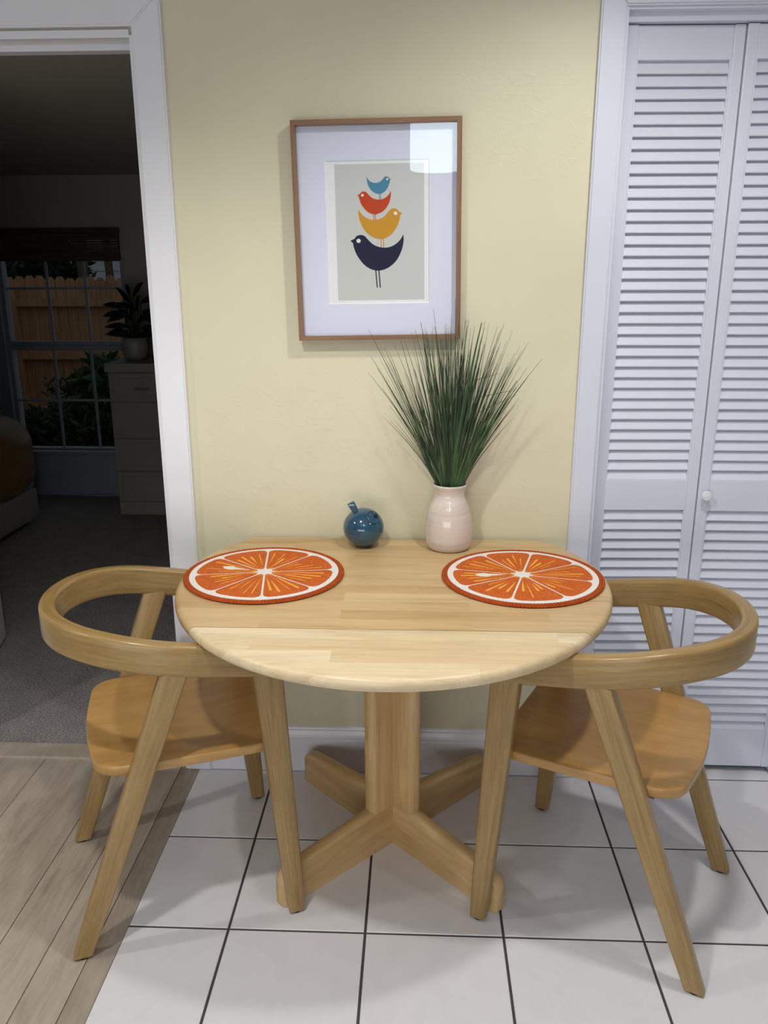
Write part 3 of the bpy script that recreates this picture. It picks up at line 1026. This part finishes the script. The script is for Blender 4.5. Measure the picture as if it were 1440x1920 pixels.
# a few stray blades snapped sideways
for mx, mz, dx, dz, L in ((-.03, .30, -.9, .75, .13), (-.02, .27, -1, .04, .07), (.05, .40, 1, .28, .12), (.03, .44, .95, .35, .10), (.06, .36, .8, .45, .12)):
    blade(m, (mx, -.03, mz), (dx, -.1, dz), L, .0016, (0, 0, -.006), 5)
tag(m.build('fine_blades', 'blade', gr), kind='stuff')
for a, ty, L, w_, bx, lab in ((.055, -.25, .600, .010, .03, 'g'), (.34, -.20, .47, .008, .055, 'g'), (.30, -.10, .50, .007, .03, 'b'), (-.24, -.22, .42, .006, -.03, 'b'),
                              (.13, -.3, .55, .0065, .02, 'b'), (-.07, -.22, .50, .006, -.005, 'b'), (.42, -.15, .46, .006, .03, 'b'), (-.30, -.2, .27, .009, -.035, 'g'), (.20, -.28, .30, .009, .03, 'g'), (-.14, -.3, .40, .006, -.02, 'b')):
    mm = MB()
    mouth = Vector((a*.07, -.020, .160)); base = Vector((a*-.02, -.006, 0))
    d1 = (mouth-base).normalized()
    out = Vector((math.sin(a), ty*.5, math.cos(a))).normalized()
    blade(mm, base, d1, L, w_, (out-d1)*L*.5+Vector((bx*(L/.5)**2, 0, 0)), 11, None, .155/L)
    mm.build('blade', 'greenleaf' if lab == 'g' else 'blade', gr)

br = empty('bird_figurine', (.2905, -.066, ZT))
tag(br, 'glossy blue ceramic round bird figurine left of the vase', 'figurine')
prof = [(0, .0005), (.0205, 0), (.0235, .0018)]
for k in range(1, 30):
    a = -PI/2+PI*k/30
    rr = .0570*math.cos(a); z = .0545+.0548*math.sin(a)
    if z > .0055 and rr > 0: prof.append((rr, z))
prof.append((0, .1093))
body = MB().lathe(prof, 48, cap=False).build('body', 'birdglaze', br, 60)
# tail: short flared wedge rising to the upper left
def frame_from(d, up=Vector((0, -1, 0))):
    d = d.normalized(); s = d.cross(up).normalized(); u = s.cross(d).normalized()
    return s, u, d
s_, u_, d_ = frame_from(Vector((-.46, -.10, .88)))
tb = Vector((-.020, -.002, .098))
secs, pts = [], []
for k, (q, w_, th) in enumerate(((-.012, .016, .016), (.006, .017, .015), (.020, .019, .013), (.030, .0205, .011), (.032, .019, .009))):
    pts.append(tb+d_*q); secs.append(rrect(w_, th, .003, 3))
MB().sweep(pts, [s_]*5, [u_]*5, secs).build('tail', 'birdglaze', br, 45)
# face: raised disc with a rim, eyes and a dark beak
fd = Vector((.47, -.56, .68)).normalized()
fc = Vector((0, 0, .0545))+fd*.0520
fo = MB().lathe([(.0150, -.010), (.0168, -.002), (.0190, .0015), (.0200, .0045), (.0196, .0068), (.0180, .0078), (.0160, .0072), (.0145, .0060), (.012, .0066), (.006, .0080), (0, .0084)], 40, cap=False).build('face', 'birdglaze', br, 60)
fo.location = fc
fo.rotation_euler = fd.to_track_quat('Z', 'Y').to_euler()
fr_ = fo.rotation_euler.to_matrix()
def on_face(dx, up):      # offsets along world x and up, carried onto the disc
    v_ = fr_.inverted() @ (Vector((dx, 0, 0))+Vector((0, .55, .83))*up)
    return (v_.x, v_.y, .0070)
bk = MB().lathe([(.0056, 0), (.0052, .004), (.0036, .008), (.0010, .0105), (0, .0108)], 16, cap=False).build('beak', 'pad', fo, 60)
bk.location = on_face(.0085, .0035)
for a_, u_2 in ((-.001, .0085), (-.0045, -.002)):
    e_ = MB().lathe([(.0021, 0), (.0018, .0010), (.0008, .0016), (0, .0018)], 12, cap=False).build('eye', 'pad', fo, 60)
    e_.location = on_face(a_, u_2)

# ------------------------------------------------------------------ framed print
pc = empty('framed_print', (.3305, WY, 1.5996))
pc.rotation_euler = (0, math.radians(-.80), 0)
tag(pc, 'wood framed print of four stacked colourful birds hanging above the table', 'picture')
FW, FH, FT, FD = .428, .538, .0115, .037
def bar(x0, x1, z0, z1, axis):
    """mitred moulding bar"""
    t_ = FT
    if axis == 'top': poly = [(-FW/2, FH/2), (FW/2, FH/2), (FW/2-t_, FH/2-t_), (-FW/2+t_, FH/2-t_)]
    if axis == 'bot': poly = [(-FW/2, -FH/2), (FW/2, -FH/2), (FW/2-t_, -FH/2+t_), (-FW/2+t_, -FH/2+t_)]
    if axis == 'l': poly = [(-FW/2, FH/2), (-FW/2, -FH/2), (-FW/2+t_, -FH/2+t_), (-FW/2+t_, FH/2-t_)]
    if axis == 'r': poly = [(FW/2, FH/2), (FW/2, -FH/2), (FW/2-t_, -FH/2+t_), (FW/2-t_, FH/2-t_)]
    bm = bmesh.new()
    f = [bm.verts.new((x, -.001, z)) for x, z in poly]; g = [bm.verts.new((x, -FD, z)) for x, z in poly]
    bm.faces.new(f); bm.faces.new(g[::-1])
    for k in range(4): bm.faces.new((f[k], f[(k+1) % 4], g[(k+1) % 4], g[k]))
    bmesh.ops.recalc_face_normals(bm, faces=bm.faces[:])
    mm = MB(); mm.bm(bm)
    return mm.build('frame_bar', 'frame', pc)
for a in ('top', 'bot', 'l', 'r'): bar(0, 0, 0, 0, a)
yg = -.0285
MB().box(-FW/2+.010, FW/2-.010, -.012, -.004, -FH/2+.010, FH/2-.010).build('backing', 'matboard', pc)
# window mat: four mitred strips plus bevel
OW, OH = .1335, .1765
mb = MB()
ox, oz = FW/2-.0112, FH/2-.0112
ym = -.0150
vs = [(-ox, ym, -oz), (ox, ym, -oz), (ox, ym, oz), (-ox, ym, oz), (-OW, ym, -OH), (OW, ym, -OH), (OW, ym, OH), (-OW, ym, OH)]
vs += [(x, -.0125, z) for x, y, z in vs]
fs = []
for k in range(4):
    k2 = (k+1) % 4
    fs += [(k, k2, 4+k2, 4+k), (8+k, 12+k, 12+k2, 8+k2), (k, 8+k, 8+k2, k2)]
mb.add(vs, fs)
mb.build('mat_board', 'matboard', pc)
bv = MB()
B2 = .0028
vs = [(-OW, ym, -OH), (OW, ym, -OH), (OW, ym, OH), (-OW, ym, OH), (-OW+B2, -.0124, -OH+B2), (OW-B2, -.0124, -OH+B2), (OW-B2, -.0124, OH-B2), (-OW+B2, -.0124, OH-B2)]
vs += [(x*1.002, -.0123, z*1.002) for x, y, z in vs[:4]]
fs = []
for k in range(4):
    k2 = (k+1) % 4
    fs += [(k, k2, 4+k2, 4+k), (k, 8+k, 8+k2, k2), (4+k, 4+k2, 8+k2, 8+k)]
bv.add(vs, fs)
bv.build('mat_bevel', 'bevel', pc)
MB().box(-OW+.0005, OW-.0005, -.0122, -.0120, -OH+.0005, OH-.0005).build('border_paper', 'bevel', pc)
pp = MB().box(-.1085, .1200, -.0124, -.0122, -.1675, .1675).build('print_paper', 'paper', pc)
# the four birds, flat ink shapes in print coordinates
navy = [(292, 1080), (322, 1065), (352, 1052), (366, 1030), (385, 1012), (412, 1000), (445, 996), (480, 1003), (510, 1022), (532, 1050), (565, 1088), (605, 1128), (655, 1160), (705, 1178), (750, 1187), (790, 1190), (840, 1185), (890, 1170), (935, 1146), (975, 1116), (1010, 1080), (1037, 1040), (1050, 1015), (1057, 995),
        (1062, 1030), (1062, 1085), (1052, 1150), (1032, 1225), (1000, 1300), (955, 1375), (900, 1435), (840, 1480), (770, 1512), (700, 1528), (640, 1525), (575, 1503), (515, 1467), (460, 1415), (412, 1350), (372, 1280), (345, 1205), (332, 1150), (329, 1118), (312, 1100)]
def mapk(p, k):
    x, y = p
    if k == 0: return (x, y)
    if k == 1: return (1050-(x-292)*.8165, 623+(y-996)*.8320)
    if k == 2: return (415+(x-292)*.6235, 375+(y-996)*.6205)
    return (902-(x-292)*.4490, 170+(y-996)*.4640)
def uvk(q):
    # print-plane metres from the measured crop frame (affine fit)
    x, y = q
    du = (x-690)/ (1060-292)*.1384
    dv = -(y-1080)/(1528-170)*.2300
    return (du-.0005+.0012*(y-1080)/500, dv-.0172)
def ink(polys, y, name, mat, parent):
    m_ = MB()
    for poly in polys:
        p = [uvk(q) for q in poly]
        n = len(p)
        vs = [(a, y, c) for a, c in p]+[(a, y-.00012, c) for a, c in p]
        m_.add(vs, [tuple(range(n)), tuple(range(2*n-1, n-1, -1))]+[(k, n+k, n+(k+1) % n, (k+1) % n) for k in range(n)])
    return m_.build(name, mat, parent)
legs = [[(645, 1522, 660, 1780, 8), (690, 1522, 705, 1780, 8)], [(736, 1060, 736, 1186, 6), (772, 1060, 772, 1188, 6)], [(636, 700, 641, 792, 5), (663, 700, 667, 792, 5)], [(728, 412, 728, 492, 4), (749, 412, 749, 494, 4)]]
for k, mt in enumerate(('navy', 'mustard', 'red', 'teal')):
    bd = ink([[mapk(p, k) for p in navy]]+[[(a-w_, y0), (a+w_, y0), (c+w_, y1), (c-w_, y1)] for a, y0, c, y1, w_ in legs[k]], -.01245-.00002*k, 'printed_bird', mt, pp)
    bd['label'] = ('navy', 'mustard yellow', 'orange red', 'light blue')[k]+' printed bird'
    ex, ey = mapk((410, 1083), k)
    er = 31*(1, .83, .62, .46)[k]
    ink([[(ex+er*math.cos(2*PI*j/20), ey+er*math.sin(2*PI*j/20)) for j in range(20)]], -.0128, 'printed_eye', 'white', pp)
MB().box(-FW/2+.0105, FW/2-.0105, yg-.002, yg, -FH/2+.0105, FH/2-.0105).build('glass', 'glass', pc)

# ------------------------------------------------------------------ kitchen things behind the camera, seen in the picture glass
lp = empty('pendant_lamp', (.525, -2.55, 2.072))
tag(lp, 'white glowing drum pendant lamp mirrored in the picture glass', 'lamp')
MB().lathe([(0, .006), (.09, .002), (.135, 0), (.139, .004), (.139, .29), (.136, .294), (.0, .296)], 48, cap=False).build('shade', 'shade', lp, 40)
MB().lathe([(.008, .296), (.008, .356)], 12).build('stem', 'metal', lp)
MB().lathe([(.055, .353), (.055, .366)], 24).build('canopy', 'metal', lp)
# ------------------------------------------------------------------ bedroom things
bl = empty('roman_shade', ((WX0+WX1)/2, BY-.04, 1.62))
tag(bl, 'brown woven bamboo shade folded at the top of the bedroom window', 'blind')
hw = (WX1-WX0)/2+.018
MB().box(-hw, hw, -.022, .0, .185, .215, .003).build('head_rail', 'blind', bl)
for k, (z0, z1, y) in enumerate(((.165, .183, -.012), (.140, .1635, -.016), (.1225, .1385, -.014), (.106, .121, -.018), (.094, .105, -.016), (.082, .093, -.019), (.070, .081, -.018))):
    MB().box(-hw+.004, hw-.004, y-.006, y+.004, z0, z1, .002).build('slat', 'blind', bl)
MB().box(-hw+.004, hw-.004, -.040, -.004, .008, .069, .012).build('folded_hem', 'blind', bl)

ds = empty('chest_of_drawers', (-1.305, 3.08, 0))
tag(ds, 'tall narrow taupe chest of drawers beside the bedroom window', 'dresser')
HW = .225
MB().box(-HW, HW, -.20, .22, .0, .945, .003).build('carcass', 'dresser', ds)
MB().box(-HW-.012, HW+.012, -.225, .22, .945, .998, .004).build('top', 'dresser', ds)
MB().box(-HW+.004, HW-.004, -.212, -.199, .003, .092, .003).build('plinth', 'dresser', ds)
for z0, z1 in ((.098, .296), (.304, .514), (.522, .750), (.760, .936)):
    d = MB().box(-HW+.006, HW-.006, -.216, -.200, z0, z1, .003).build('drawer', 'dresser', ds)
    mm = MB()
    q0, q1 = -HW+.030, HW-.030
    for x0, x1, a, c in ((q0, q1, z1-.036, z1-.030), (q0, q1, z0+.030, z0+.036), (q0, q0+.006, z0+.036, z1-.036), (q1-.006, q1, z0+.036, z1-.036)):
        mm.box(x0, x1, -.220, -.215, a, c)
    mm.build('moulding', 'dresser', d)
    if z0 > .7:
        MB().box(-.050, .042, -.238, -.228, .826, .844, .004).box(-.046, -.036, -.230, -.215, .828, .842).box(.028, .038, -.230, -.215, .828, .842).build('handle', 'dhandle', d)
pl = empty('potted_plant', (-1.413, 3.09, .998))
tag(pl, 'dark broad leaved plant in a round grey pot on the chest of drawers', 'plant')
MB().lathe([(0, .001), (.052, 0), (.060, .004), (.078, .035), (.085, .075), (.083, .115), (.076, .143), (.072, .145), (.070, .140), (.072, .115), (.0, .112)], 32, cap=False).build('pot', 'pot', pl, 50)
MB().lathe([(0, .120), (.071, .118)], 24, cap=False).build('soil', 'soil', pl)
sm_ = MB()
rp = random.Random(5)
leaves = []
for k, (tx, tz, l, ang, yv) in enumerate(((-.03, .34, .16, 2.75, -.2), (-.05, .30, .15, 3.0, .1), (.0, .36, .17, 2.1, .2), (.02, .40, .15, 1.1, -.2), (.06, .36, .15, .6, .1), (.03, .33, .14, 2.5, -.4), (.06, .30, .14, .2, .2), (-.02, .30, .14, 3.3, -.3), (.05, .28, .13, -.1, -.2), (0, .40, .12, 1.7, 0),
                                          (-.02, .22, .16, 2.9, -.3), (-.04, .19, .15, 3.05, .1), (.03, .24, .15, .7, -.2), (.05, .20, .14, .2, .1), (-.01, .26, .14, 2.2, .3), (.0, .16, .19, 2.85, -.2), (.04, .16, .14, .3, -.4), (.0, .27, .14, 1.4, -.3), (.03, .31, .14, 1.5, .3), (.05, .26, .13, .9, .2))):
    p0 = Vector((tx*.25, 0, .115)); p1 = Vector((tx, yv*.06, tz))
    sm_.tube([p0, p0.lerp(p1, .5)+Vector((0, 0, .01)), p1], .0032, 5)
    d = Vector((math.cos(ang), yv*.5, math.sin(ang)*.8)).normalized()
    n_ = Vector((-d.z*.6, -.75, d.x*.6)).normalized()
    s_ = d.cross(n_).normalized()
    vs, fs = [], []
    K = 8
    for j in range(K+1):
        f = j/K
        w_ = .030*math.sin(PI*min(1, f*.93+.05))**.8*(1-.25*f)
        c = p1+d*l*f+Vector((0, 0, -.035*f*f))
        up_ = s_.cross(d).normalized()
        vs += [c-s_*w_+up_*.006, c, c+s_*w_+up_*.006, c-up_*.0016]
    for j in range(K):
        for q in range(4):
            q2 = (q+1) % 4
            fs.append((4*j+q, 4*j+q2, 4*j+4+q2, 4*j+4+q))
    MB().add(vs, fs).build('leaf', 'leafdark', pl, 50)
sm_.build('stems', 'leafdark', pl)

bd = empty('bed', (-3.0, 1.7, 0))
tag(bd, 'bed with a mustard satin comforter over a pale grey upholstered base', 'bed')
MB().box(-.9, 1.01, -1.0, 1.01, .035, .235, .03).build('bed_base', 'bedbase', bd, 40)
for x in (-.8, .88):
    for y in (-.85, .88): MB().box(x, x+.06, y, y+.06, 0, .04).build('leg', 'pad', bd)
MB().box(-.9, 1.0, -1.0, 1.0, .235, .30, .02).build('box_spring', 'bedbase', bd, 40)
# comforter: puffy rounded box with soft folds
bm = bmesh.new()
bmesh.ops.create_cube(bm, size=2)
bmesh.ops.subdivide_edges(bm, edges=bm.edges[:], cuts=28, use_grid_fill=True)
H = Vector((1.055, 1.06, .245)); RR = .17
for v_ in bm.verts:
    p = Vector((v_.co.x*H.x, v_.co.y*H.y, v_.co.z*H.z))
    q = Vector([max(-H[k]+RR, min(H[k]-RR, p[k])) for k in range(3)])
    d = p-q
    p = q+d.normalized()*RR if d.length > 1e-6 else p
    side = max(0, 1-max(0, p.z)/H.z)
    an = math.atan2(p.y, p.x)
    f = .012*math.sin(34*an+2*math.sin(5*an))*side+.010*math.sin(7*p.x+3*p.y)*(1-side)
    if p.z > .05: f += .025*(1-(p.x/H.x)**2)
    v_.co = p+Vector((p.x*.6, p.y*.6, (p.z > 0)*1.2))*f+Vector((0, 0, .445))
cm = MB(); cm.bm(bm, True)
cm.build('comforter', 'bedding', bd)
cb = MB().tube([(-2.08, 3.355, .006), (-1.98, 3.36, .006), (-1.9, 3.345, .006), (-1.8, 3.35, .006), (-1.7, 3.36, .006), (-1.6, 3.355, .006)], .005, 6).build('power_cord', 'cord')
tag(cb, 'thin pale cord lying along the bedroom baseboard', 'cord')

# ------------------------------------------------------------------ garden beyond the window
struct(MB().box(-14, 6, BY+.12, 22, -.6, -.35).build('ground', 'soil'), 'dark garden soil outside the window')
FY = 8.5
fn = empty('wooden_fence', (-4.3, FY, -.35))
tag(fn, 'cedar plank fence with dog ear tops outside the bedroom window', 'fence')
pm = None
pw = .128
for k in range(16):
    x = -4.62+.35+k*(pw+.006)-.35+4.3-.34
    if pm is None:
        h = 1.93
        poly = [(0, 0), (pw, 0), (pw, h-.045), (pw-.035, h), (.035, h), (0, h-.045)]
        bm = bmesh.new()
        f = [bm.verts.new((a, .0, c)) for a, c in poly]; g = [bm.verts.new((a, .018, c)) for a, c in poly]
        bm.faces.new(f); bm.faces.new(g[::-1])
        for q in range(6): bm.faces.new((f[q], f[(q+1) % 6], g[(q+1) % 6], g[q]))
        bmesh.ops.recalc_face_normals(bm, faces=bm.faces[:])
        mm = MB(); mm.bm(bm)
        pm = mm.build('plank', 'fence', fn)
        pm.location = (x, 0, 0)
    else:
        shared(pm, 'plank', fn, (x, rp.uniform(-.003, .003), rp.uniform(-.02, .02)))
for z in (1.56, .88, .15): MB().box(-.50, 1.85, -.095, -.004, z, z+.10, .003).build('rail', 'fence', fn)
MB().box(-.62, -.50, -.10, .0, 0, 1.80, .004).build('post', 'fence', fn)
MB().box(-.78, -.68, -1.4, -.1, 0, 1.75, .003).build('return_panel', 'fence', fn)
def foliage(name, label, cat, loc, rx, ry, rz, n, size, mat, stem=True, group=None):
    r = empty(name, loc)
    tag(r, label, cat, group)
    m_ = MB()
    q = random.Random(hash(label) % 1000 if False else len(label)*7+n)
    for k in range(n):
        while True:
            p = Vector((q.uniform(-1, 1), q.uniform(-1, 1), q.uniform(-1, 1)))
            if p.length < 1: break
        p = Vector((p.x*rx, p.y*ry, rz+p.z*rz))
        d = Vector((q.uniform(-1, 1), q.uniform(-1, 1), q.uniform(-.5, 1))).normalized()
        s_ = d.cross(Vector((q.uniform(-1, 1), 1, q.uniform(-1, 1)))).normalized()
        u_ = s_.cross(d)
        l, w_ = size*q.uniform(.6, 1.2), size*.16
        vs = [p, p+d*l*.5+s_*w_+u_*w_*.3, p+d*l, p+d*l*.5-s_*w_+u_*w_*.3]
        m_.add(vs, [(0, 1, 2), (0, 2, 3)])
    tag(m_.build('foliage', mat, r), kind='stuff')
    if stem:
        g = MB()
        for k in range(4): g.tube([(0, 0, 0), (q.uniform(-.5, .5)*rx, q.uniform(-.5, .5)*ry, rz*1.1)], .008, 5)
        g.build('stem', 'bark', r)
    return r
foliage('shrub', 'spiky green shrub in front of the fence behind the window', 'shrub', (-3.15, 6.9, -.35), .34, .3, .52, 900, .22, 'leafout')
foliage('shrub', 'low dark shrub at the bottom of the window view, nearer the bed', 'shrub', (-3.55, 6.3, -.35), .55, .3, .26, 900, .16, 'leafdeep')
foliage('shrub', 'low dark shrub at the bottom of the window view, nearer the dresser', 'shrub', (-2.75, 6.1, -.35), .5, .3, .24, 900, .16, 'leafdeep')
foliage('shrub', 'small thin shrub against the middle of the fence', 'shrub', (-4.0, 7.6, -.35), .16, .16, .42, 120, .14, 'leafout')
foliage('tree', 'dense leafy tree showing above the fence at the window top', 'tree', (-5.4, 10.5, .9), .75, .5, .75, 1800, .22, 'leafdeep', False).location.z = .9
tk = bpy.data.objects['tree']
MB().tube([(0, 0, -1.3), (.05, 0, .4), (0, 0, 1.2)], [.09, .07, .04], 8).build('trunk', 'bark', tk)
for k, (x, rad) in enumerate(((-4.62, .085), (-4.22, .060), (-3.98, .030), (-3.84, .050), (-3.60, .075))):
    o = MB().tube([(0, 0, 0), (.05, 0, 1.5), (-.02, .02, 3.2), (.05, .02, 5.0)], [rad*1.15, rad, rad*.92, rad*.8], 10).build('bare_tree', 'bark')
    o.location = (x, 10.2, -.35)
    tag(o, ('thick bare trunk above the fence beside the leafy tree', 'bare trunk above the fence, second from the leafy tree', 'thinnest bare trunk above the fence', 'bare trunk close beside the thinnest trunk above the fence', 'bare trunk above the fence nearest the window edge')[k], 'tree')
hs = empty('neighbor_house', (-4.5, 14, -.35))
tag(hs, 'pale clapboard house far behind the fence and trunks', 'house')
MB().box(-4.5, 4.0, .03, 2.5, 0, 3.4).build('wall', 'siding', hs)
sb = None
for k in range(15):
    if sb is None:
        sb = MB().add([(x, y, z) for x in (-4.5, 4.0) for y, z in ((.03, 0), (-.005, .0), (.018, .20), (.03, .20))], [(0, 1, 2, 3), (7, 6, 5, 4), (0, 4, 5, 1), (1, 5, 6, 2), (2, 6, 7, 3), (3, 7, 4, 0)]).build('siding_board', 'siding', hs)
        sb.location = (0, 0, .3)
    else: shared(sb, 'siding_board', hs, (0, 0, .3+.2*k))
MB().add([(-4.8, -.4, 3.4), (4.3, -.4, 3.4), (4.3, 2.9, 3.4), (-4.8, 2.9, 3.4), (-4.8, 1.25, 4.6), (4.3, 1.25, 4.6)], [(0, 1, 5, 4), (2, 3, 4, 5), (0, 4, 3), (1, 2, 5), (3, 2, 1, 0)]).build('roof', 'bark', hs)
bpy.context.view_layer.update()
